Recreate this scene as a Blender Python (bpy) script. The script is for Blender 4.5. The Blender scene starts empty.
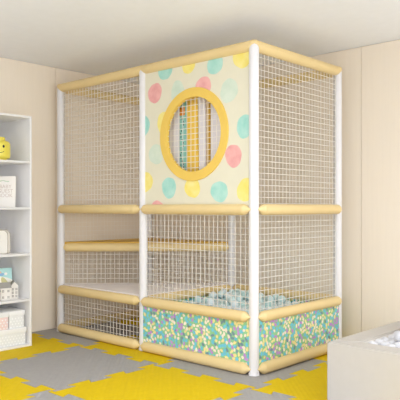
import bpy, bmesh, math, random
from math import sin, cos, pi, radians, sqrt
from mathutils import Vector
import numpy as np

random.seed(4)
sc = bpy.context.scene
COL = sc.collection

# ------------------------------------------------------------------ materials
def lin(c):
    c /= 255.0
    return c / 12.92 if c <= 0.04045 else ((c + 0.055) / 1.055) ** 2.4

def rgb(r, g, b):
    return (lin(r), lin(g), lin(b), 1.0)

MATS = {}
def mat(name, col, rough=0.6, var=0.04, scale=12.0, bump=0.0, bscale=200.0, spec=0.4, mode='noise', col2=None, detail=3.0):
    if name in MATS:
        return MATS[name]
    m = bpy.data.materials.new(name); m.use_nodes = True
    nt = m.node_tree; b = nt.nodes['Principled BSDF']
    b.inputs['Roughness'].default_value = rough
    b.inputs['Specular IOR Level'].default_value = spec
    tc = nt.nodes.new('ShaderNodeTexCoord')
    n = nt.nodes.new('ShaderNodeTexNoise'); n.inputs['Scale'].default_value = scale; n.inputs['Detail'].default_value = detail
    if mode == 'grain':
        mp = nt.nodes.new('ShaderNodeMapping'); mp.inputs['Scale'].default_value = (14, 14, 0.6)
        nt.links.new(tc.outputs['Object'], mp.inputs['Vector']); nt.links.new(mp.outputs[0], n.inputs['Vector'])
    else:
        nt.links.new(tc.outputs['Object'], n.inputs['Vector'])
    r = nt.nodes.new('ShaderNodeValToRGB')
    r.color_ramp.elements[0].position = 0.3; r.color_ramp.elements[1].position = 0.7
    base = rgb(*col)
    if col2 is None:
        r.color_ramp.elements[0].color = tuple(max(0, x * (1 - var)) for x in base[:3]) + (1,)
        r.color_ramp.elements[1].color = tuple(min(1, x * (1 + var)) for x in base[:3]) + (1,)
    else:
        r.color_ramp.elements[0].color = base; r.color_ramp.elements[1].color = rgb(*col2)
    nt.links.new(n.outputs['Fac'], r.inputs['Fac']); nt.links.new(r.outputs['Color'], b.inputs['Base Color'])
    if bump:
        bp = nt.nodes.new('ShaderNodeBump'); bp.inputs['Strength'].default_value = bump; bp.inputs['Distance'].default_value = 0.002
        if mode == 'ribs':
            w = nt.nodes.new('ShaderNodeTexWave'); w.inputs['Scale'].default_value = bscale; w.inputs['Distortion'].default_value = 0.0
            w.bands_direction = 'DIAGONAL'
            nt.links.new(tc.outputs['Object'], w.inputs['Vector']); nt.links.new(w.outputs['Fac'], bp.inputs['Height'])
        else:
            n2 = nt.nodes.new('ShaderNodeTexNoise'); n2.inputs['Scale'].default_value = bscale
            nt.links.new(tc.outputs['Object'], n2.inputs['Vector']); nt.links.new(n2.outputs['Fac'], bp.inputs['Height'])
        nt.links.new(bp.outputs[0], b.inputs['Normal'])
    MATS[name] = m
    return m

wall_m = mat('wall_beige', (236, 225, 209), 0.55, 0.012, 3.0, mode='grain')
gap_m = mat('seam_brown', (150, 125, 95), 0.8)
ceil_m = mat('ceiling_paint', (236, 239, 244), 0.9, 0.01)
slab_m = mat('floor_screed', (216, 213, 210), 0.9)
yel_mat = mat('mat_yellow', (214, 184, 0), 0.75, 0.03, 30, 0.5, 14.0, 0.25, 'ribs')
gry_mat = mat('mat_grey', (162, 160, 159), 0.75, 0.03, 30, 0.5, 14.0, 0.25, 'ribs')
foam_m = mat('vinyl_cream', (223, 199, 145), 0.5, 0.02, 8, 0.08, 60)
deck_gold = mat('vinyl_gold', (200, 160, 62), 0.5, 0.02)
ring_m = mat('ring_gold', (229, 194, 92), 0.5, 0.02)
post_m = mat('post_white', (222, 221, 223), 0.4, 0.01)
net_m = mat('net_white', (244, 242, 238), 0.7, 0.02)
deck_m = mat('deck_lavender', (240, 236, 238), 0.5, 0.02)
panel_m = mat('panel_cream', (222, 218, 196), 0.6, 0.012)
pink_m = mat('blob_pink', (224, 158, 156), 0.6, 0, 14, col2=(238, 184, 180))
teal_m = mat('blob_teal', (150, 208, 196), 0.6, 0, 14, col2=(182, 221, 210))
yelb_m = mat('blob_yellow', (236, 219, 110), 0.6, 0, 14, col2=(240, 227, 148))
mint_m = mat('blob_mint', (197, 214, 196), 0.6, 0, 14, col2=(212, 223, 207))
fl_green = mat('floral_green', (148, 198, 144), 0.6, 0, 6, col2=(142, 200, 154))
fl_cyan = mat('floral_cyan', (112, 198, 222), 0.6, 0.04)
fl_yel = mat('floral_yellow', (240, 226, 158), 0.6, 0.03)
fl_cream = mat('floral_cream', (244, 230, 214), 0.6, 0.02)
fl_pur = mat('floral_purple', (192, 142, 212), 0.6, 0.03)
fl_slate = mat('floral_slate', (116, 148, 162), 0.6, 0.03)
shelf_m = mat('shelf_white', (228, 227, 227), 0.45, 0.008)
box_m = mat('suede_beige', (190, 185, 178), 0.8, 0.015, 20, 0.1, 300)
liner_m = mat('liner_white', (214, 211, 205), 0.6, 0.01)
ballw_m = mat('ball_white', (204, 204, 208), 0.35, 0.005)
balla_m = mat('ball_aqua', (203, 228, 230), 0.35, 0.01)
ballb_m = mat('ball_blue', (222, 235, 239), 0.35, 0.01)
ballt_m = mat('ball_teal', (182, 216, 216), 0.35, 0.01)
lav_m = mat('strip_lavender', (226, 223, 228), 0.6, 0.01)
stripy_m = mat('strip_yellow', (238, 200, 82), 0.6, 0.03)
stript_m = mat('strip_teal', (140, 198, 190), 0.6, 0.05, 30)
orange_m = mat('strip_orange', (216, 140, 50), 0.6, 0.05)
black_m = mat('black_ink', (28, 26, 26), 0.5, 0.0)
head_m = mat('plastic_yellow', (230, 215, 88), 0.35, 0.01)
book_m = mat('book_white', (236, 232, 226), 0.6, 0.01)
ink_m = mat('ink_rose', (206, 192, 184), 0.7, 0.02)
mintink_m = mat('ink_mint', (190, 208, 182), 0.7, 0.02)
page_m = mat('paper', (244, 240, 228), 0.8, 0.02)
case_m = mat('case_cream', (232, 228, 218), 0.7, 0.02)
pipe_m = mat('piping_taupe', (182, 174, 162), 0.7, 0.02)
aqua_m = mat('cover_aqua', (184, 226, 222), 0.6, 0.03)
olive_m = mat('cover_olive', (212, 206, 150), 0.6, 0.06)
cblue_m = mat('cover_blue', (150, 190, 222), 0.6, 0.04)
peach_m = mat('cover_peach', (226, 190, 160), 0.6, 0.04)
house_m = mat('house_white', (224, 219, 211), 0.8, 0.02)
houseg_m = mat('house_taupe', (170, 158, 148), 0.8, 0.02)
roof_m = mat('roof_grey', (160, 157, 150), 0.8, 0.04)
win_m = mat('window_grey', (150, 144, 137), 0.5, 0.02)
polkag_m = mat('polka_grey', (226, 228, 229), 0.7, 0.01)
polkap_m = mat('polka_pink', (236, 212, 210), 0.7, 0.01)
lid_m = mat('lid_white', (234, 235, 236), 0.6, 0.01)
dot_m = mat('dot_white', (242, 243, 244), 0.7, 0.0)
frame_m = mat('window_frame_white', (240, 240, 240), 0.5, 0.0)

# nylon cord lets some light through
nt_ = net_m.node_tree; pb_ = nt_.nodes['Principled BSDF']; out_ = nt_.nodes['Material Output']
tr_ = nt_.nodes.new('ShaderNodeBsdfTranslucent'); tr_.inputs['Color'].default_value = rgb(240, 237, 232)
mx_ = nt_.nodes.new('ShaderNodeMixShader'); mx_.inputs['Fac'].default_value = .45
nt_.links.new(pb_.outputs[0], mx_.inputs[1]); nt_.links.new(tr_.outputs[0], mx_.inputs[2]); nt_.links.new(mx_.outputs[0], out_.inputs['Surface'])

# ------------------------------------------------------------------ mesh collector
class M:
    def __init__(s):
        s.v = []; s.f = []; s.mi = []; s.sm = []
    def add(s, vs, fs, mi=0, smooth=False):
        o = len(s.v); s.v += [tuple(v) for v in vs]
        for f in fs:
            s.f.append([i + o for i in f]); s.mi.append(mi); s.sm.append(smooth)
        return s
    def from_bm(s, bm, mi=0, smooth=False):
        bm.verts.index_update()
        return s.add([v.co[:] for v in bm.verts], [[v.index for v in f.verts] for f in bm.faces], mi, smooth)
    def box(s, x0, y0, z0, x1, y1, z1, bev=0.0, mi=0, seg=2, rot=0.0, piv=None):
        bm = bmesh.new(); bmesh.ops.create_cube(bm, size=1)
        for v in bm.verts:
            v.co = Vector((x0 + (v.co.x + .5) * (x1 - x0), y0 + (v.co.y + .5) * (y1 - y0), z0 + (v.co.z + .5) * (z1 - z0)))
        if bev:
            bmesh.ops.bevel(bm, geom=bm.edges[:], offset=bev, segments=seg, affect='EDGES', profile=0.5)
        s.from_bm(bm, mi, bev > 0); bm.free(); return s
    def frame(s, a, b):
        a = Vector(a); b = Vector(b); t = (b - a).normalized()
        up = Vector((0, 0, 1)) if abs(t.z) < .9 else Vector((1, 0, 0))
        l = t.cross(up).normalized(); u = l.cross(t).normalized()
        return a, b, t, l, u
    def tube(s, a, b, prof, n=12, mi=0, smooth=True, shear=None, ry=1.0):
        """prof: list of (distance along axis, radius)"""
        a, b, t, l, u = s.frame(a, b)
        vs = []; fs = []
        for (d, r) in prof:
            for k in range(n):
                an = 2 * pi * k / n
                off = l * (cos(an) * r) + u * (sin(an) * r * ry)
                dd = d
                if shear:
                    dd = shear(d, cos(an) * r, sin(an) * r)
                vs.append(a + t * dd + off)
        m = len(prof)
        for i in range(m - 1):
            for k in range(n):
                fs.append((i * n + k, i * n + (k + 1) % n, (i + 1) * n + (k + 1) % n, (i + 1) * n + k))
        fs.append(tuple(range(n))[::-1]); fs.append(tuple((m - 1) * n + k for k in range(n)))
        return s.add(vs, fs, mi, smooth)
    def cord(s, a, b, r, n=5, mi=0):
        L = (Vector(b) - Vector(a)).length
        return s.tube(a, b, [(0, r), (L, r)], n, mi, True)
    def lathe(s, cx, cy, prof, n=24, mi=0):
        vs = []; fs = []
        for (r, z) in prof:
            for k in range(n):
                an = 2 * pi * k / n; vs.append((cx + r * cos(an), cy + r * sin(an), z))
        m = len(prof)
        for i in range(m - 1):
            for k in range(n):
                fs.append((i * n + k, i * n + (k + 1) % n, (i + 1) * n + (k + 1) % n, (i + 1) * n + k))
        fs.append(tuple(range(n))[::-1]); fs.append(tuple((m - 1) * n + k for k in range(n)))
        return s.add(vs, fs, mi, True)
    def prism(s, poly, h0, h1, to3, mi=0):
        """poly 2D list, extruded between heights h0,h1; to3(u,v,h)->xyz"""
        n = len(poly)
        vs = [to3(p[0], p[1], h0) for p in poly] + [to3(p[0], p[1], h1) for p in poly]
        fs = [tuple(range(n))[::-1], tuple(range(n, 2 * n))]
        for k in range(n):
            fs.append((k, (k + 1) % n, n + (k + 1) % n, n + k))
        return s.add(vs, fs, mi)
    def flat(s, poly3, mi=0):
        return s.add(poly3, [tuple(range(len(poly3)))], mi)
    def ball(s, c, r, sub=2, mi=0):
        bm = bmesh.new(); bmesh.ops.create_icosphere(bm, subdivisions=sub, radius=r)
        for v in bm.verts: v.co += Vector(c)
        s.from_bm(bm, mi, True); bm.free(); return s
    def xform(s, fn):
        s.v = [tuple(fn(Vector(v))) for v in s.v]; return s
    def build(s, name, mats, parent=None, origin=(0, 0, 0), sharp=True, fix=True):
        me = bpy.data.meshes.new(name)
        ox, oy, oz = origin
        me.from_pydata([(x - ox, y - oy, z - oz) for x, y, z in s.v], [], s.f)
        if not isinstance(mats, (list, tuple)): mats = [mats]
        for m in mats: me.materials.append(m)
        me.polygons.foreach_set('material_index', s.mi)
        if fix:
            bm = bmesh.new(); bm.from_mesh(me); bmesh.ops.recalc_face_normals(bm, faces=bm.faces[:]); bm.to_mesh(me); bm.free()
        me.polygons.foreach_set('use_smooth', s.sm)
        if sharp and any(s.sm): me.set_sharp_from_angle(angle=radians(42))
        me.update()
        o = bpy.data.objects.new(name, me); COL.objects.link(o)
        if parent is None: o.location = origin
        else: o.parent = parent
        return o

def tag(o, label=None, cat=None, group=None, kind=None):
    if label: o['label'] = label
    if cat: o['category'] = cat
    if group: o['group'] = group
    if kind: o['kind'] = kind
    return o

def empty(name, loc, label, cat, group=None):
    e = bpy.data.objects.new(name, None); COL.objects.link(e); e.location = loc; e.empty_display_size = .1
    return tag(e, label, cat, group)

def struct(o):
    o['kind'] = 'structure'; return o

# ------------------------------------------------------------------ plan (metres)
YW, XR, YN, HC = 5.043, 7.6, -2.6, 2.652
X1, X2, X3, YF, YB = 0.168, 1.386, 2.585, 3.634, 4.818
CAMZ = 1.222

# ------------------------------------------------------------------ room
struct(M().box(-.12, YN, -.16, XR, YW + .12, -.012).build('floor', slab_m))
struct(M().box(-.12, YN, HC, XR, YW + .12, HC + .12).build('ceiling', ceil_m))
m = M()
ys = [YN, -1.55, -.24, 1.07, 2.38, 3.69, YW]
for a, b in zip(ys, ys[1:]): m.box(-.03, a + .002, -.012, 0, b - .002, HC - .003, .0012, 0, 1)
m.box(-.12, YN, -.012, -.028, YW + .12, HC, 0, 1)
struct(m.build('wall_left', [wall_m, gap_m]))
m = M()
xs = [0.0, .62, 1.31, 2.0, 2.69, 3.38, 4.07, 4.76, 5.45, 6.14, 6.83, XR]
for a, b in zip(xs, xs[1:]): m.box(a + .002, YW, -.012, b - .002, YW + .03, HC - .003, .0012, 0, 1)
m.box(-.02, YW + .028, -.012, XR, YW + .12, HC, 0, 1)
struct(m.build('wall_back', [wall_m, gap_m]))
# right wall and near wall (behind the viewer) with their big windows
WZ0, WZ1 = .02, 2.60
def wall_open(name, axis, c0, c1, a0, a1, o0, o1):
    m = M()
    def bx(u0, u1, z0, z1):
        if axis == 'x': m.box(c0, u0, z0, c1, u1, z1)
        else: m.box(u0, c0, z0, u1, c1, z1)
    bx(a0, o0, -.012, HC); bx(o1, a1, -.012, HC); bx(o0, o1, -.012, WZ0); bx(o0, o1, WZ1, HC)
    return struct(m.build(name, wall_m))
wall_open('wall_right', 'x', XR, XR + .15, YN, YW + .12, -2.4, 4.95)
wall_open('wall_near', 'y', YN - .15, YN, -.12, XR + .15, 0.2, 7.4)
def win(name, axis, c, o0, o1):
    m = M(); n = 5; t = .05
    def bx(u0, u1, z0, z1):
        if axis == 'x': m.box(c + .03, u0, z0, c + .10, u1, z1, .006)
        else: m.box(u0, c + .03, z0, u1, c + .10, z1, .006)
    bx(o0, o1, WZ0, WZ0 + t); bx(o0, o1, WZ1 - t, WZ1)
    for k in range(n + 1):
        u = o0 + (o1 - o0 - t) * k / n; bx(u, u + t, WZ0 + t, WZ1 - t)
    return struct(m.build(name, frame_m))
win('window_1', 'x', XR, -2.4, 4.95)
win('window_2', 'y', YN - .15, 0.2, 7.4)

# ------------------------------------------------------------------ jigsaw floor mats
TS, TX, TY = .957, -.084, .493
def edge_pts(x, y, axis):
    """boundary from a grid corner towards +axis (corner included, far corner not)"""
    pts = [(x, y)]; s6 = TS / 6; dv = .016
    for k in range(6):
        even = k % 2 == 0
        off = (.033 if even else -.033) if axis == 'y' else (-.033 if even else .033)
        t0, t1 = k * s6, (k + 1) * s6
        a = t0 - dv if k > 0 else t0
        b = t1 + dv if k < 5 else t1
        for t in (a, b):
            pts.append((x + off, y + t) if axis == 'y' else (x + t, y + off))
    return pts

def clip_half(poly, ax, val, keep_gt):
    out = []
    ins = lambda p: (p[ax] >= val) if keep_gt else (p[ax] <= val)
    for i, p in enumerate(poly):
        q = poly[(i + 1) % len(poly)]
        if ins(p): out.append(p)
        if ins(p) != ins(q):
            t = (val - p[ax]) / (q[ax] - p[ax]); out.append((p[0] + t * (q[0] - p[0]), p[1] + t * (q[1] - p[1])))
    return out

def inset(poly, g):
    n = len(poly); out = []
    ar = sum(poly[i][0] * poly[(i + 1) % n][1] - poly[(i + 1) % n][0] * poly[i][1] for i in range(n))
    sg = 1 if ar > 0 else -1
    for i in range(n):
        p0, p, p1 = Vector(poly[i - 1]), Vector(poly[i]), Vector(poly[(i + 1) % n])
        d0 = (p - p0); d1 = (p1 - p)
        if d0.length < 1e-7 or d1.length < 1e-7: out.append(tuple(p)); continue
        d0.normalize(); d1.normalize()
        n0 = Vector((-d0.y, d0.x)) * sg; n1 = Vector((-d1.y, d1.x)) * sg
        b = n0 + n1
        if b.length < 1e-4: out.append(tuple(p)); continue
        b.normalize(); c = max(.35, b.dot(n0)); out.append(tuple(p + b * (g / c)))
    return out

MAT_LABELS = {
    (1, 2): 'whole grey foam puzzle mat in the open between white shelf and cage',
    (2, 2): 'large yellow foam puzzle mat in front of the flower-print ball pit panel',
    (0, 2): 'yellow foam puzzle mat lying under the front of the white shelf',
    (1, 3): "yellow foam puzzle mat under the cage's middle front post",
    (2, 3): 'grey foam puzzle mat along the foot of the flower-print front panel',
    (0, 3): "grey foam puzzle mat under the cage's far left post at the wall",
    (3, 3): 'yellow foam puzzle mat between cage corner post and beige foam ball box',
    (3, 2): 'grey foam puzzle mat left of the beige ball box at the lower picture edge',
    (1, 1): 'yellow foam puzzle mat at the bottom left corner of the photo',
    (2, 1): 'grey foam puzzle mat, its tip showing at the bottom edge near the left',
    (0, 1): 'grey foam puzzle mat beneath the near end of the white shelf',
    (3, 4): "grey foam puzzle mat peeping out beside the cage's right post",
    (2, 4): 'yellow foam puzzle mat under the back of the ball pit',
    (1, 4): 'grey foam puzzle mat under the back of the cage behind the middle post',
    (0, 4): 'yellow foam puzzle mat inside the cage at its far back left corner',
    (3, 1): 'yellow foam puzzle mat nearer the viewer than the cage corner post',
    (4, 2): 'yellow foam puzzle mat at the near side of the beige foam ball box',
    (4, 3): 'grey foam puzzle mat under the beige foam ball box',
    (4, 4): 'yellow foam puzzle mat behind the beige foam ball box by the back wall',
}
for (i, j), lb in MAT_LABELS.items():
    x, y = TX + i * TS, TY + j * TS
    bot = edge_pts(x, y, 'x'); rgt = edge_pts(x + TS, y, 'y')
    top = edge_pts(x, y + TS, 'x')[1:] + [(x + TS, y + TS)]; lft = edge_pts(x, y, 'y')[1:] + [(x, y + TS)]
    poly = bot + rgt + top[::-1] + lft[::-1]
    poly = clip_half(clip_half(poly, 0, .004, True), 1, YW - .004, False)
    clean = []
    for p in poly:
        if not clean or (abs(p[0] - clean[-1][0]) + abs(p[1] - clean[-1][1])) > 1e-6: clean.append(p)
    poly = inset(clean, .0015)
    bm = bmesh.new()
    vs = [bm.verts.new((p[0], p[1], 0)) for p in poly]
    f = bm.faces.new(vs); bm.normal_update()
    if f.normal.z < 0: f.normal_flip()
    g = bmesh.ops.extrude_face_region(bm, geom=[f])
    for v in g['geom']:
        if isinstance(v, bmesh.types.BMVert): v.co.z = -.012
    bmesh.ops.triangulate(bm, faces=[f for f in bm.faces if len(f.verts) > 4])
    m = M().from_bm(bm); bm.free()
    yellow = (i + j) % 2 == 0
    o = m.build('puzzle_mat', yel_mat if yellow else gry_mat, None, (x + TS / 2, y + TS / 2, -.012))
    tag(o, lb, 'floor mat', 'jigsaw foam floor mats')

# ------------------------------------------------------------------ play cage
cage = empty('play_cage', (X2, (YF + YB) / 2, 0), 'tall two-bay indoor play cage with white padded posts, cream foam rails and white netting', 'play structure')
CO = tuple(cage.location)
PR, FR = .037, .041
corners = {'a': (X1, YF), 'b': (X2, YF), 'c': (X3, YF), 'd': (X3, YB), 'e': (X2, YB), 'f': (X1, YB)}
for k, (x, y) in corners.items():
    p = M().lathe(x, y, [(PR * .80, .0), (PR * .92, .012), (PR * 1.06, .022), (PR * 1.06, .030), (PR * .95, .045), (PR, .06), (PR, 2.395), (PR * .93, 2.412), (PR * .7, 2.424), (PR * .3, 2.428)], 20).build('post', post_m, cage, CO)
    M().lathe(x, y, [(PR * 1.10, .0005), (PR * 1.12, .014), (PR * 1.02, .02), (PR * .9, .0205)], 20).build('post_foot', post_m, p, CO)

def rail(a, b, z, r=FR, out=(0, 0), name='foam_rail', ext=0.0):
    a3 = (a[0] + out[0], a[1] + out[1], z); b3 = (b[0] + out[0], b[1] + out[1], z)
    L = (Vector(b3) - Vector(a3)).length
    pr = [(0, .04), (.052, .90), (.060, .97), (.072, 1.0)]
    prof = [(d, r * k) for d, k in pr] + [(L / 2, r)] + [(L - d, r * k) for d, k in pr[::-1]]
    return M().tube(a3, b3, prof, 18, 0, True).build(name, foam_m, cage, CO)

def top_rail(a, b, z=2.410, r=.043):
    a3 = Vector((a[0], a[1], z)); b3 = Vector((b[0], b[1], z)); L = (b3 - a3).length
    e = PR * .95
    def shear(d, o, u):
        cut = max(0.0, .026 - u) * .95
        if d < L / 2: return d + cut
        return d - cut
    prof = [(-e * .2, r * .80), (0.004, r * .97), (.02, r), (L / 2, r), (L - .02, r), (L - .004, r * .97), (L + e * .2, r * .80)]
    if True:
        prof = [(-e, r * .72), (-e + .012, r * .93), (-e + .03, r), (L / 2, r), (L + e - .03, r), (L + e - .012, r * .93), (L + e, r * .72)]
    return M().tube(a3, b3, prof, 20, 0, True, shear).build('top_rail', foam_m, cage, CO)

c = corners
for p, q in (('a', 'b'), ('b', 'c'), ('c', 'd'), ('f', 'e'), ('e', 'd'), ('a', 'f'), ('b', 'e')):
    top_rail(c[p], c[q])
dF, dS, dL, dB = (0, -.035), (.035, 0), (-.02, 0), (0, .02)
ZM, ZP, ZB, ZD = 1.211, .424, .0445, .83
# front
for p, q in (('a', 'b'), ('b', 'c')):
    rail(c[p], c[q], ZM, out=dF); rail(c[p], c[q], ZP, out=dF); rail(c[p], c[q], ZB, .043, out=dF)
for p, q, d in (('c', 'd', dS), ('a', 'f', dL), ('f', 'e', dB), ('e', 'd', dB)):
    rail(c[p], c[q], ZM, out=d); rail(c[p], c[q], ZB, .043, out=d)
rail(c['c'], c['d'], ZP, out=dS); rail(c['e'], c['d'], ZP, out=(0, 0)); rail(c['b'], c['e'], ZP, out=(0, 0))
rail(c['a'], c['e'], ZD, out=(0, 0), name='foam_rail')       # the slanting edge of the upper deck
# decks
M().prism([c['a'], c['e'], c['f']], ZD + .002, ZD + .054, lambda u, v, h: (u, v, h)).build('upper_deck', deck_gold, cage, CO)
M().prism([c['a'], c['b'], c['e']], ZP + .01, ZP + .046, lambda u, v, h: (u, v, h)).build('lower_deck', deck_m, cage, CO)

# nets: square cells of white cord
NS, NR = .0455, .0025
def net(a, b, z0, z1, g=PR, NR=NR):
    a = Vector((a[0], a[1], 0)); b = Vector((b[0], b[1], 0)); t = (b - a); L = t.length; t.normalize()
    m = M(); n = max(2, round((L - 2 * g) / NS)); w = (L - 2 * g) / n
    for k in range(n + 1):
        p = a + t * (g + k * w) + Vector((random.uniform(-.002, .002), 0, 0)); m.cord((p.x, p.y, z0), (p.x, p.y, z1), NR)
    nz = max(2, round((z1 - z0) / NS)); h = (z1 - z0) / nz
    for k in range(nz + 1):
        z = z0 + k * h; m.cord((a + t * g + Vector((0, 0, z))), (b - t * g + Vector((0, 0, z))), NR)
    return m.build('net', net_m, cage, CO)
net(c['a'], c['b'], ZM, 2.38); net(c['a'], c['b'], ZB, ZP)
net(c['b'], c['c'], ZP, ZM)
net(c['c'], c['d'], ZM, 2.38); net(c['c'], c['d'], ZP, ZM)
BN = .0011
net(c['a'], c['f'], ZM, 2.38, NR=BN); net(c['a'], c['f'], ZB, ZM, NR=BN)
net(c['f'], c['e'], ZM, 2.38, NR=BN); net(c['f'], c['e'], ZB, ZM, NR=BN)
net(c['e'], c['d'], ZM, 2.38, NR=BN); net(c['e'], c['d'], ZP, ZM, NR=BN)
net(c['a'], c['e'], ZP + .05, ZD - .02)

# upper front panel with the round window
WX, WZ, WR, RR = 1.983, 1.808, .302, .372
px0, px1, pz0, pz1 = X2 + .02, X3 - .02, ZM, 2.385
N = 64
m = M()
vs = []
for y in (YF - .012, YF + .012):
    for k in range(N):
        an = 2 * pi * k / N; vs.append((WX + WR * cos(an), y, WZ + WR * sin(an)))
    for k in range(N):
        an = 2 * pi * k / N; dx, dz = cos(an), sin(an)
        s = min(((px1 - WX) if dx > 0 else (WX - px0)) / max(abs(dx), 1e-6), ((pz1 - WZ) if dz > 0 else (WZ - pz0)) / max(abs(dz), 1e-6))
        vs.append((WX + dx * s, y, WZ + dz * s))
# snap nearest outer points to the four corners
for cx, cz in ((px0, pz0), (px0, pz1), (px1, pz0), (px1, pz1)):
    for side in (0, 1):
        base = side * 2 * N + N
        k = min(range(N), key=lambda q: (vs[base + q][0] - cx) ** 2 + (vs[base + q][2] - cz) ** 2)
        vs[base + k] = (cx, vs[base + k][1], cz)
fs = []
for k in range(N):
    k2 = (k + 1) % N
    fs += [(k, N + k, N + k2, k2), (2 * N + k, 2 * N + k2, 3 * N + k2, 3 * N + k), (k, k2, 2 * N + k2, 2 * N + k), (N + k, 3 * N + k, 3 * N + k2, N + k2)]
m.add(vs, fs, 0)
blobs = [(1, 1.542, 2.19), (2, 1.668, 2.375), (3, 1.933, 2.385), (2, 2.216, 2.333), (3, 2.48, 2.345), (4, 1.812, 2.165), (1, 2.095, 2.171),
         (4, 2.356, 2.107), (3, 1.645, 1.935), (2, 1.40, 1.925), (2, 2.51, 1.826), (4, 1.555, 1.673), (1, 2.40, 1.613), (3, 1.43, 1.444),
         (2, 1.711, 1.389), (3, 1.976, 1.383), (2, 2.26, 1.347), (3, 2.515, 1.355), (1, 1.579, 1.200)]
rb = random.Random(9)
for ci, bx, bz in blobs:
    ra, rz = rb.uniform(.076, .086), rb.uniform(.082, .094); ph = [rb.uniform(0, 6.28) for _ in range(3)]
    poly = []
    for k in range(36):
        an = 2 * pi * k / 36
        w = 1 + .05 * sin(2 * an + ph[0]) + .035 * sin(3 * an + ph[1]) + .015 * sin(7 * an + ph[2])
        poly.append((bx + ra * w * cos(an), bz + rz * w * sin(an)))
    for ax, val, gt in ((0, px0, True), (0, px1, False), (1, pz0, True), (1, pz1, False)):
        poly = clip_half(poly, ax, val, gt)
    q = []
    for (u, v) in poly:
        d = sqrt((u - WX) ** 2 + (v - WZ) ** 2)
        if d < WR + .02: u, v = WX + (u - WX) * (WR + .02) / d, WZ + (v - WZ) * (WR + .02) / d
        q.append((u, YF - .0126, v))
    if len(q) > 2: m.flat(q, ci)
panel = m.build('window_panel', [panel_m, pink_m, teal_m, yelb_m, mint_m], cage, CO, fix=False)
tag(panel, 'cream printed panel with watercolour dots and a round window')
m = M(); prof = []
for rr, dy in ((WR - .004, .014), (WR - .004, -.020), (WR - .002, -.022), (RR - .002, -.022), (RR, -.020), (RR, .014)): prof.append((rr, dy))
vs = []; fs = []
for rr, dy in prof:
    for k in range(N): vs.append((WX + rr * cos(2 * pi * k / N), YF + dy, WZ + rr * sin(2 * pi * k / N)))
n_ = len(prof)
for i in range(n_):
    for k in range(N):
        j2 = (i + 1) % n_; k2 = (k + 1) % N
        fs.append((i * N + k, i * N + k2, j2 * N + k2, j2 * N + k))
m.add(vs, fs, 0, True)
m.build('window_ring', ring_m, panel, CO)
m = M()
k = -6
for k in range(-6, 7):
    o = k * NS + .008
    if abs(o) < WR - .004:
        hc = sqrt(WR ** 2 - o ** 2)
        m.cord((WX + o, YF + .004, WZ - hc), (WX + o, YF + .004, WZ + hc), NR)
        m.cord((WX - hc, YF + .002, WZ + o), (WX + hc, YF + .002, WZ + o), NR)
m.build('window_net', net_m, panel, CO)

# flower-print pit panels
def floral(to3, L, H, both, seed, name='flower_panel', th=.03):
    m = M()
    m.prism([(0, 0), (L, 0), (L, H), (0, H)], -th / 2, th / 2, to3, 0)
    r = random.Random(seed); pts = []
    cols = [1] * 28 + [2] * 22 + [3] * 26 + [4] * 15 + [5] * 8
    tries = 0
    while tries < 9000:
        tries += 1
        u, v = r.uniform(.0, L), r.uniform(.0, H)
        if any((u - a) ** 2 + (v - b) ** 2 < .0245 ** 2 for a, b in pts): continue
        pts.append((u, v))
        an = r.uniform(-pi / 2, pi / 2); ci = r.choice(cols)
        la, lb = r.uniform(.0155, .0215), r.uniform(.0095, .0125)
        if ci == 3: la *= .85
        if ci == 1: lb *= 1.15
        bend = r.uniform(-.35, .35)
        for side in ((-1, 1) if both else (-1,)):
            poly = []
            for k in range(12):
                t = 2 * pi * k / 12; x, y = la * cos(t), lb * sin(t) * (1 + .25 * cos(t)) + bend * la * cos(t) ** 2 * .5
                poly.append((u + x * cos(an) - y * sin(an), v + x * sin(an) + y * cos(an)))
            for ax, val, gt in ((0, 0, True), (0, L, False), (1, 0, True), (1, H, False)): poly = clip_half(poly, ax, val, gt)
            if len(poly) > 2: m.flat([to3(a, b, side * (th / 2 + .0005)) for a, b in poly], ci)
    return m.build(name, [fl_green, fl_cyan, fl_yel, fl_cream, fl_pur, fl_slate], cage, CO, fix=False)
FZ0, FZ1 = .07, .40
LX, LY = X3 - X2 - .05, YB - YF - .05
floral(lambda u, v, h: (X2 + .025 + u, YF - .012 + h, FZ0 + v), LX, FZ1 - FZ0, False, 11)
floral(lambda u, v, h: (X3 + .012 - h, YF + .025 + u, FZ0 + v), LY, FZ1 - FZ0, False, 12)
floral(lambda u, v, h: (X2 + .025 + u, YB + h, FZ0 + v), LX, FZ1 - FZ0, False, 13)
floral(lambda u, v, h: (X2 - h, YF + .025 + u, FZ0 + v), LY, FZ1 - FZ0, False, 14)
BZ = .305
M().box(X2 + .04, YF + .04, .004, X3 - .04, YB - .04, BZ, .02).build('pit_cushion', deck_m, cage, CO)
M().cord((X2 + .02, YF + .08, 2.39), (X3 - .02, YF + .08, 2.39), .012, 10).build('hanging_bar', post_m, cage, CO)

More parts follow.
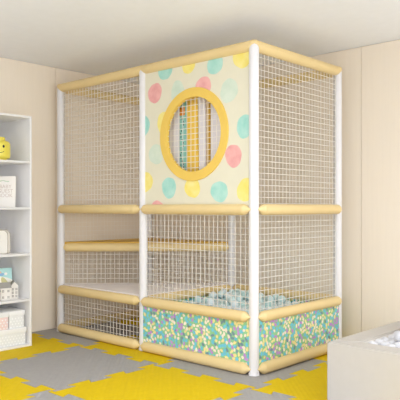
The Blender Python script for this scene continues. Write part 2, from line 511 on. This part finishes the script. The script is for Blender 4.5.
# ------------------------------------------------------------------ strips hanging behind the round window
YS = YF + .08
def sx(x): return 5.4 - (5.4 - x) * YS / 3.884
def strip(x0, x1, z0, mt, label, name='hanging_strip', lean=0.0, dy=0.0, z1=2.372, taper=0.0, extra=None):
    x0, x1 = sx(x0), sx(x1); cx = (x0 + x1) / 2; y = YS + dy
    o_ = (cx, y, z1)
    e = empty(name, o_, label, 'hanging strip', 'soft strips hanging behind the round window')
    m = M().box(x0, y - .012, z0, x1, y + .012, z1, .007)
    def fn(v):
        k = (z1 - v.z) / (z1 - z0)
        return Vector((cx + (v.x - cx) * (1 + taper * k) + lean * k, v.y, v.z))
    m.xform(fn).build('fabric', mt, e, o_)
    M().box(cx - .012, y - .0165, z1 - .006, cx + .012, y - .0135, 2.4065).box(cx - .012, y + .0135, z1 - .006, cx + .012, y + .0165, 2.4065).box(cx - .012, y - .0165, 2.4035, cx + .012, y + .0165, 2.4065).box(cx - .012, y - .0165, z1 - .006, cx + .012, y + .0165, z1 + .001).build('loop', post_m, e, o_)
    if extra: extra(e, o_, y)
    return e
strip(1.425, 1.572, 1.30, lav_m, 'pale lavender hanging strip at the left side of the round window')
def teal_extra(e, o_, y):
    M().box(sx(1.588), y - .015, 1.985, sx(1.652), y + .015, 2.055, .006).build('orange_band', orange_m, e, o_)
    m = M(); r = random.Random(3)
    for k in range(26):
        z = 1.96 - k * .025; x = sx(1.605 + .018 * sin(k * .9) + .015)
        m.box(x - .004, y - .0135, z - .008, x + .003, y - .010, z + .006)
    m.build('black_marks', black_m, e, o_)
strip(1.586, 1.656, 1.31, stript_m, 'narrow teal strip with black marks and orange band', extra=teal_extra)
strip(1.668, 1.775, 1.29, stripy_m, 'yellow hanging strip widening downwards in the middle of the round window', lean=.02, taper=.25)
strip(1.806, 1.880, 1.30, lav_m, 'grey lavender strip just right of the yellow one', lean=.012)
strip(1.901, 1.930, 1.31, deck_gold, 'thin gold strip between two pale ones')
strip(1.948, 2.16, 1.30, lav_m, 'wide pale strip at the right side of the round window')

# ------------------------------------------------------------------ balls
def settle(n, x0, x1, y0, y1, z0, r, seed, bias, iters=700):
    R_ = np.random.RandomState(seed)
    P = np.column_stack([R_.uniform(x0 + r, x1 - r, n), R_.uniform(y0 + r, y1 - r, n), z0 + r + R_.uniform(0, .35, n)])
    if bias is not None:
        k = int(n * .45); P[:k, 0] = x0 + r + (x1 - x0 - 2 * r) * R_.beta(*bias[0], k); P[:k, 1] = y0 + r + (y1 - y0 - 2 * r) * R_.beta(*bias[1], k)
    g = .0016
    for it in range(iters):
        if it < iters - 80: P[:, 2] -= g
        for _ in range(3):
            D = P[:, None, :] - P[None, :, :]; d2 = (D ** 2).sum(2); np.fill_diagonal(d2, 9)
            ii, jj = np.where(d2 < (2 * r) ** 2 * 1.0)
            if len(ii):
                d = np.sqrt(d2[ii, jj]) + 1e-9; push = (D[ii, jj] / d[:, None]) * ((2 * r - d) * .25)[:, None]
                acc = np.zeros_like(P); np.add.at(acc, ii, push); P += acc
            P[:, 0] = np.clip(P[:, 0], x0 + r, x1 - r); P[:, 1] = np.clip(P[:, 1], y0 + r, y1 - r); P[:, 2] = np.maximum(P[:, 2], z0 + r)
    return P
def balls(P, r, kinds, group, seed):
    """kinds: list of (material, label, weight)"""
    protos = []
    for mt, lb, w in kinds:
        me_o = M().ball((0, 0, 0), r, 3).build('plastic_ball', mt); protos.append(me_o)
    r_ = random.Random(seed); used = set()
    for p in P:
        k = r_.choices(range(len(kinds)), [q[2] for q in kinds])[0]
        o = protos[k] if k not in used else protos[k].copy()
        if k in used: COL.objects.link(o)
        used.add(k)
        o.location = (float(p[0]), float(p[1]), float(p[2])); o.rotation_euler = (r_.uniform(0, 3), r_.uniform(0, 3), 0)
        tag(o, kinds[k][1], 'ball', group)
BR = .0375
P = settle(226, X2 + .042, X3 - .042, YF + .042, YB - .042, BZ + .001, BR - .0004, 5, ((1.2, 2.2), (2.5, 1.2)))
balls(P, BR - .0012, [(balla_m, "pale aqua plastic ball in the cage's ball pit", 5), (ballb_m, "very pale blue plastic ball in the cage's ball pit", 4), (ballt_m, "darker teal plastic ball in the cage's ball pit", 1.2)], "balls in the cage's ball pit", 2)

# ------------------------------------------------------------------ beige foam ball box on the right
BX0, BX1, BY0, BY1, BH, BT = 3.367, 4.10, 3.35, 4.45, .40, .15
fb = empty('ball_box', ((BX0 + BX1) / 2, (BY0 + BY1) / 2, 0), 'square beige foam ball box holding white balls beside the cage', 'ball pit')
FO = tuple(fb.location)
# four foam walls, mitred
def wallpiece(p):
    m = M().prism(p, .002, BH, lambda u, v, h: (u, v, h))
    bm = bmesh.new()
    vv = [bm.verts.new(v) for v in m.v]
    for f in m.f: bm.faces.new([vv[i] for i in f])
    bmesh.ops.bevel(bm, geom=bm.edges[:], offset=.007, segments=2, affect='EDGES')
    M().from_bm(bm, 0, True).build('foam_wall', box_m, fb, FO); bm.free()
o4 = [(BX0, BY0), (BX1, BY0), (BX1, BY1), (BX0, BY1)]
i4 = [(BX0 + BT, BY0 + BT), (BX1 - BT, BY0 + BT), (BX1 - BT, BY1 - BT), (BX0 + BT, BY1 - BT)]
for k in range(4):
    wallpiece([o4[k], o4[(k + 1) % 4], i4[(k + 1) % 4], i4[k]])
m = M(); e = .012
a0, a1, b0, b1 = BX0 + BT, BX1 - BT, BY0 + BT, BY1 - BT
m.box(a0 - .002, b0, .22, a0 + e, b1, BH - .012, .003); m.box(a1 - e, b0, .22, a1 + .002, b1, BH - .012, .003)
m.box(a0, b0 - .002, .22, a1, b0 + e, BH - .012, .003); m.box(a0, b1 - e, .22, a1, b1 + .002, BH - .012, .003)
m.build('inner_liner', liner_m, fb, FO)
M().box(a0, b0, .003, a1, b1, .325, .01).build('base_cushion', liner_m, fb, FO)
P = settle(74, a0 + e + .001, a1 - e - .001, b0 + e + .001, b1 - e - .001, .327, .0385, 8, None, 500)
balls(P, .0378, [(ballw_m, 'glossy white plastic ball in the beige foam box', 1)], 'white balls in the beige foam box', 4)

# ------------------------------------------------------------------ white shelf unit
SX, SY0, SY1 = .536, 2.09, 3.072
sh = empty('shelf_unit', (SX / 2, (SY0 + SY1) / 2, 0), 'tall open white shelf unit with five compartments against the left wall', 'shelf')
SO = tuple(sh.location)
T = .019
M().box(.006, SY1 - T, .0, SX, SY1, 2.035, .0015).build('side_panel', shelf_m, sh, SO)
M().box(.006, SY0, .0, SX, SY0 + T, 2.035, .0015).build('side_panel', shelf_m, sh, SO)
M().box(.006, SY0 + T, .0, .014, SY1 - T, 2.035).build('back_panel', shelf_m, sh, SO)
LV = [.0, .408, .810, 1.218, 1.625, 2.026]
for k, z in enumerate(LV):
    z0 = max(.0, z - T / 2)
    nm = 'bottom_board' if k == 0 else ('top_board' if k == 5 else 'shelf_board')
    M().box(.014, SY0 + T, z0, SX - .001, SY1 - T, z0 + T, .0015).build(nm, shelf_m, sh, SO)
def top_of(k): return max(.0, LV[k] - T / 2) + T + .0008

VR, VF = Vector((.735, .678, 0)), Vector((-.678, .735, 0))     # a thing turned towards the room's open side
def facing(cx, cy, z, ang=0.0):
    """local (right, depth-away, up) -> world, front turned by ang from the diagonal"""
    ca, sa = cos(ang), sin(ang)
    r = VR * ca + VF * sa; f = VF * ca - VR * sa
    return lambda u, d, h: (Vector((cx, cy, z)) + r * u + f * d + Vector((0, 0, h)))[:]

def fmap(m, F):
    return m.xform(lambda v: Vector(F(v.x, v.y, v.z)))

# yellow head-shaped storage box
zt = top_of(4); hx, hy = .385, 2.836
hd = empty('head_box', (hx, hy, zt), 'yellow head-shaped storage box with smiling face on the upper shelf', 'storage box')
HO = tuple(hd.location); r = .098
M().lathe(hx, hy, [(.05, zt), (.066, zt + .001), (.068, zt + .012), (.074, zt + .018), (r - .012, zt + .020), (r - .003, zt + .030), (r, zt + .045), (r, zt + .140), (r - .004, zt + .156), (r - .016, zt + .169), (r - .03, zt + .173), (.05, zt + .174)], 36).build('body', head_m, hd, HO)
M().lathe(hx, hy, [(.052, zt + .173), (.053, zt + .177), (.053, zt + .200), (.049, zt + .206), (.02, zt + .207)], 30).build('stud_lid', head_m, hd, HO)
fa = math.atan2(-.735, .678) + .42
def on_head(a, h, rr=r + .0008): return (hx + rr * cos(fa + a), hy + rr * sin(fa + a), zt + h)
for s in (-1, 1):
    m = M()
    poly = [on_head(s * .31 + .105 * cos(t * pi / 8), .120 + .0125 * sin(t * pi / 8)) for t in range(16)]
    m.flat(poly).build('eye', black_m, hd, HO, fix=False)
m = M(); pts = []
for k in range(13):
    a = -.36 + .72 * k / 12; pts.append((a, .078 - .014 * (1 - ((a) / .36) ** 2)))
for (a, h), (a2, h2) in zip(pts, pts[1:]):
    m.flat([on_head(a, h - .0025), on_head(a2, h2 - .0025), on_head(a2, h2 + .0025), on_head(a, h + .0025)])
m.build('mouth', black_m, hd, HO, fix=False)

# guest book
def text_mesh(body, size, F, mt, parent, origin, name, align='CENTER', depth=0.0):
    cu = bpy.data.curves.new('letters', 'FONT'); cu.body = body; cu.size = size; cu.align_x = align; cu.space_line = .86
    o = bpy.data.objects.new('letters', cu); COL.objects.link(o)
    dg = bpy.context.evaluated_depsgraph_get()
    me = bpy.data.meshes.new_from_object(o.evaluated_get(dg))
    m = M().add([F(v.co.x, 0, v.co.y) for v in me.vertices], [list(p.vertices) for p in me.polygons])
    bpy.data.objects.remove(o); bpy.data.meshes.remove(me)
    return m.build(name, mt, parent, origin, fix=False)
zt = top_of(3); bw, bh, bt = .225, .275, .022
bcx, bcy = .435 - .735 * bw / 2, 2.962 - .678 * bw / 2
gb = empty('guest_book', (bcx, bcy, zt), 'white baby guest book standing upright on the middle shelf', 'book')
GO = tuple(gb.location); F0 = facing(bcx, bcy, zt)
lean = .07
F = lambda u, d, h: F0(u, d * cos(lean) + h * sin(lean), h * cos(lean) - d * sin(lean) + bt * sin(lean))
fmap(M().box(-bw / 2, 0, 0, bw / 2, .003, bh, .001), F).build('front_cover', book_m, gb, GO)
fmap(M().box(-bw / 2, bt - .003, 0, bw / 2, bt, bh, .001), F).build('back_cover', book_m, gb, GO)
fmap(M().box(-bw / 2, .0, 0, -bw / 2 + .003, bt, bh, .001), F).build('spine', book_m, gb, GO)
fmap(M().box(-bw / 2 + .003, .003, .004, bw / 2 - .005, bt - .003, bh - .004), F).build('pages', page_m, gb, GO)
text_mesh('BABY\nGUEST\nBOOK', .046, lambda u, d, h: F(u + .026, -.0008, h + .168), ink_m, gb, GO, 'title')
m = M()
for k in range(7):
    a = k * .9; m.flat([F(.012 + .012 * k - .03 + .006 * cos(t), -.0008, .232 + .004 * sin(a) + .005 * sin(t)) for t in [q * pi / 4 for q in range(8)]])
m.build('leaf_motif', mintink_m, gb, GO, fix=False)

# rounded cream case with taupe piping
zt = top_of(2); cw, ch, cd, cr = .20, .205, .075, .045
ccx, ccy = .415 - .735 * cw / 2, 2.905 - .678 * cw / 2
cs = empty('rounded_case', (ccx, ccy, zt), 'cream case with rounded top corners and taupe piping on a shelf', 'case')
CSO = tuple(cs.location); F = facing(ccx, ccy, zt)
def arch(w, h, r_, rb_):
    p = []
    for cx_, cz_, a0_, rr in ((w / 2 - r_, h - r_, 0, r_), (-w / 2 + r_, h - r_, pi / 2, r_), (-w / 2 + rb_, rb_, pi, rb_), (w / 2 - rb_, rb_, 1.5 * pi, rb_)):
        for k in range(7): p.append((cx_ + rr * cos(a0_ + k * pi / 12), cz_ + rr * sin(a0_ + k * pi / 12)))
    return p
m = M().prism(arch(cw, ch, cr, .015), .004, cd - .004, lambda u, v, h: F(u, h, v))
m.build('body', case_m, cs, CSO)
for d in (.004, cd - .004):
    m = M(); pl = arch(cw, ch, cr, .015)
    for k in range(len(pl)): m.cord(F(pl[k][0], d, pl[k][1]), F(pl[(k + 1) % len(pl)][0], d, pl[(k + 1) % len(pl)][1]), .004, 6)
    m.xform(lambda v: Vector((v.x, v.y, max(v.z, zt)))).build('piping', pipe_m, cs, CSO)

# picture book with aqua cover
zt = top_of(1); kw, kh = .24, .262
kcx, kcy = .315 - .25 * kw / 2, 3.012 - .97 * kw / 2
pb = empty('picture_book', (kcx, kcy, zt), 'aqua illustrated picture book propped up behind the toy houses', 'book')
PO = tuple(pb.location); F0 = facing(kcx, kcy, zt, .57); lean2 = .10
F = lambda u, d, h: F0(u, d * cos(lean2) + h * sin(lean2), h * cos(lean2) - d * sin(lean2) + .012 * sin(lean2))
m = fmap(M().box(-kw / 2, 0, 0, kw / 2, .012, kh, .001), F)
def blob(cu_, cv_, ru, rv, mi, rot=0.0, lvl=1):
    q = []
    for k in range(20):
        t = 2 * pi * k / 20; x, y = ru * cos(t), rv * sin(t)
        u, v = cu_ + x * cos(rot) - y * sin(rot), cv_ + x * sin(rot) + y * cos(rot)
        q.append((u, v))
    for ax, val, gt in ((0, -kw / 2 + .001, True), (0, kw / 2 - .001, False), (1, .001, True), (1, kh - .001, False)): q = clip_half(q, ax, val, gt)
    if len(q) > 2: m.flat([F(u, -.0004 * lvl, v) for u, v in q], mi)
blob(.0, .055, .20, .135, 1, -.1, 1); blob(-.07, .12, .05, .08, 2, .5, 2); blob(.068, .10, .028, .09, 3, .45, 3); blob(.0, .07, .022, .09, 3, .8, 3)
blob(.03, .205, .022, .014, 4, .2, 2); blob(.065, .210, .014, .012, 1, 0, 3); blob(-.02, .21, .03, .02, 4, .2, 2); blob(-.03, .225, .02, .018, 5, 0, 4); blob(.012, .228, .018, .008, 5, -.6, 4)
m.build('cover', [aqua_m, page_m, mintink_m, olive_m, cblue_m, peach_m], pb, PO, fix=False)

# toy houses
def toy_house(cx, cy, ang, w, d, eave, ridge, wall, label, gable_front, cols, rows):
    zt = top_of(1)
    e = empty('toy_house', (cx, cy, zt), label, 'toy house', 'small wooden houses on a lower shelf'); O = tuple(e.location)
    F = facing(cx, cy, zt, ang)
    if gable_front:
        poly = [(-w / 2, 0), (w / 2, 0), (w / 2, eave), (0, ridge), (-w / 2, eave)]
        M().prism(poly, 0, d, lambda u, v, h: F(u, h, v)).build('house_body', wall, e, O)
        for s in (-1, 1):
            p = [(s * (w / 2 + .004), eave - .004), (0, ridge + .001), (0, ridge + .008), (s * (w / 2 + .006), eave + .002)]
            M().prism(p, -.003, d + .003, lambda u, v, h: F(u, h, v)).build('roof_slope', roof_m, e, O)
    else:
        poly = [(0, 0), (d, 0), (d, eave), (d / 2, ridge), (0, eave)]
        M().prism(poly, -w / 2, w / 2, lambda u, v, h: F(h, u, v)).build('house_body', wall, e, O)
        for a in (0, 1):
            q = [(-.004, eave - .003), (d / 2, ridge + .001), (d / 2, ridge + .008), (-.006, eave + .004)]
            if a: q = [(d - u, v) for u, v in q]
            M().prism(q, -w / 2 - .003, w / 2 + .003, lambda u, v, h: F(h, u, v)).build('roof_slope', roof_m, e, O)
    for i in range(cols):
        for j in range(rows):
            u = (i + .5) / cols * w - w / 2; v = eave * (.20 + .52 * j / max(1, rows - 1))
            m = M().box(-.0085, -.002, -.010, .0085, .001, .010, .0005); m.v = [(x + u, y, z + v) for x, y, z in m.v]
            f = fmap(m, F).build('house_window', win_m, e, O)
            g = M(); g.box(u - .001, -.003, v - .010, u + .001, -.001, v + .010); g.box(u - .0085, -.003, v - .001, u + .0085, -.001, v + .001)
            fmap(g, F).build('glazing_bar', wall, f, O)
toy_house(.440, 2.872, .55, .092, .07, .106, .142, house_m, 'pale toy house with grey roof and four front windows', False, 2, 2)
toy_house(.425, 2.968, .45, .062, .10, .116, .148, house_m, 'pale toy house with gabled front, rightmost of the toy houses', True, 2, 3)
toy_house(.445, 2.776, .55, .075, .07, .080, .110, houseg_m, 'taupe toy house at the left photo edge beside the paler one', False, 2, 2)

# dotted storage boxes
def dotted_box(y0, y1, x0, x1, z0, h, mt, label, nm='storage_box'):
    e = empty(nm, ((x0 + x1) / 2, (y0 + y1) / 2, z0), label, 'storage box', 'dotted storage boxes on the bottom shelf'); O = tuple(e.location)
    m = M().box(x0 + .006, y0 + .006, z0, x1 - .006, y1 - .006, z0 + h - .02, .002)
    L = y1 - y0 - .012; k = 0; s = .030; zz = z0 + .012
    while zz < z0 + h - .045:
        yy = y0 + .02 + (s / 2 if k % 2 else 0)
        while yy < y1 - .014:
            m.flat([(x1 - .006 + .0005, yy + .0062 * cos(t), zz + .0062 * sin(t)) for t in [q * pi / 6 for q in range(12)]], 1)
            yy += s
        zz += s * .8; k += 1
    m.build('box_body', [mt, dot_m], e, O, fix=False)
    M().box(x0, y0, z0 + h - .042, x1, y1, z0 + h, .003).build('box_lid', lid_m, e, O)
zt = top_of(0)
dotted_box(2.50, 3.034, .16, .510, zt, .150, polkag_m, 'wide pale grey dotted box, lowest in the bottom compartment')
dotted_box(2.868, 3.022, .17, .503, zt + .151, .150, polkag_m, 'pale grey dotted box on the wide one, at the right')
dotted_box(2.62, 2.864, .17, .506, zt + .151, .150, polkap_m, 'pink dotted box with white lid on the wide grey one')

# ------------------------------------------------------------------ light
def area(name, loc, rot, sx, sy, power, col):
    l = bpy.data.lights.new(name, 'AREA'); l.shape = 'RECTANGLE'; l.size = sx; l.size_y = sy; l.energy = power; l.color = col
    o = bpy.data.objects.new(name, l); COL.objects.link(o); o.location = loc; o.rotation_euler = rot; return o
area('daylight_right', (XR + .12, 1.2, 1.32), (0, radians(75), 0), 2.15, 5.8, 135, (.93, .97, 1))
area('added_ceiling_fill', (3.6, 1.3, HC - .03), (0, 0, 0), 2.6, 2.6, 40, (.92, .945, 1))  # added fill light under the ceiling, no real fixture; lifts the dim cage corner
sc.cycles.max_bounces = 16; sc.cycles.diffuse_bounces = 10
w = bpy.data.worlds.new('sky'); sc.world = w; w.use_nodes = True
bg = w.node_tree.nodes['Background']; bg.inputs['Color'].default_value = (.925, .95, 1, 1); bg.inputs['Strength'].default_value = 1.0
wn = w.node_tree
wt = wn.nodes.new('ShaderNodeTexCoord'); wsx = wn.nodes.new('ShaderNodeSeparateXYZ'); wr = wn.nodes.new('ShaderNodeMapRange')
wr.inputs['From Min'].default_value = -.05; wr.inputs['From Max'].default_value = .55
wr.inputs['To Min'].default_value = 1.28; wr.inputs['To Max'].default_value = 4.3
wn.links.new(wt.outputs['Generated'], wsx.inputs[0]); wn.links.new(wsx.outputs['Z'], wr.inputs['Value']); wn.links.new(wr.outputs[0], bg.inputs['Strength'])

# ------------------------------------------------------------------ camera
cd_ = bpy.data.cameras.new('camera'); cam = bpy.data.objects.new('camera', cd_); COL.objects.link(cam)
cam.location = (5.40, 0, CAMZ); cam.rotation_euler = (radians(90), 0, math.atan2(.678, .735))
cd_.sensor_width = 36; cd_.lens = 36 * 626 / 400; cd_.shift_y = .02; cd_.clip_end = 60
sc.camera = cam
vs_ = sc.view_settings
vs_.view_transform = 'Standard'; vs_.look = 'None'; vs_.gamma = 1; vs_.exposure = -0.04; vs_.use_curve_mapping = False
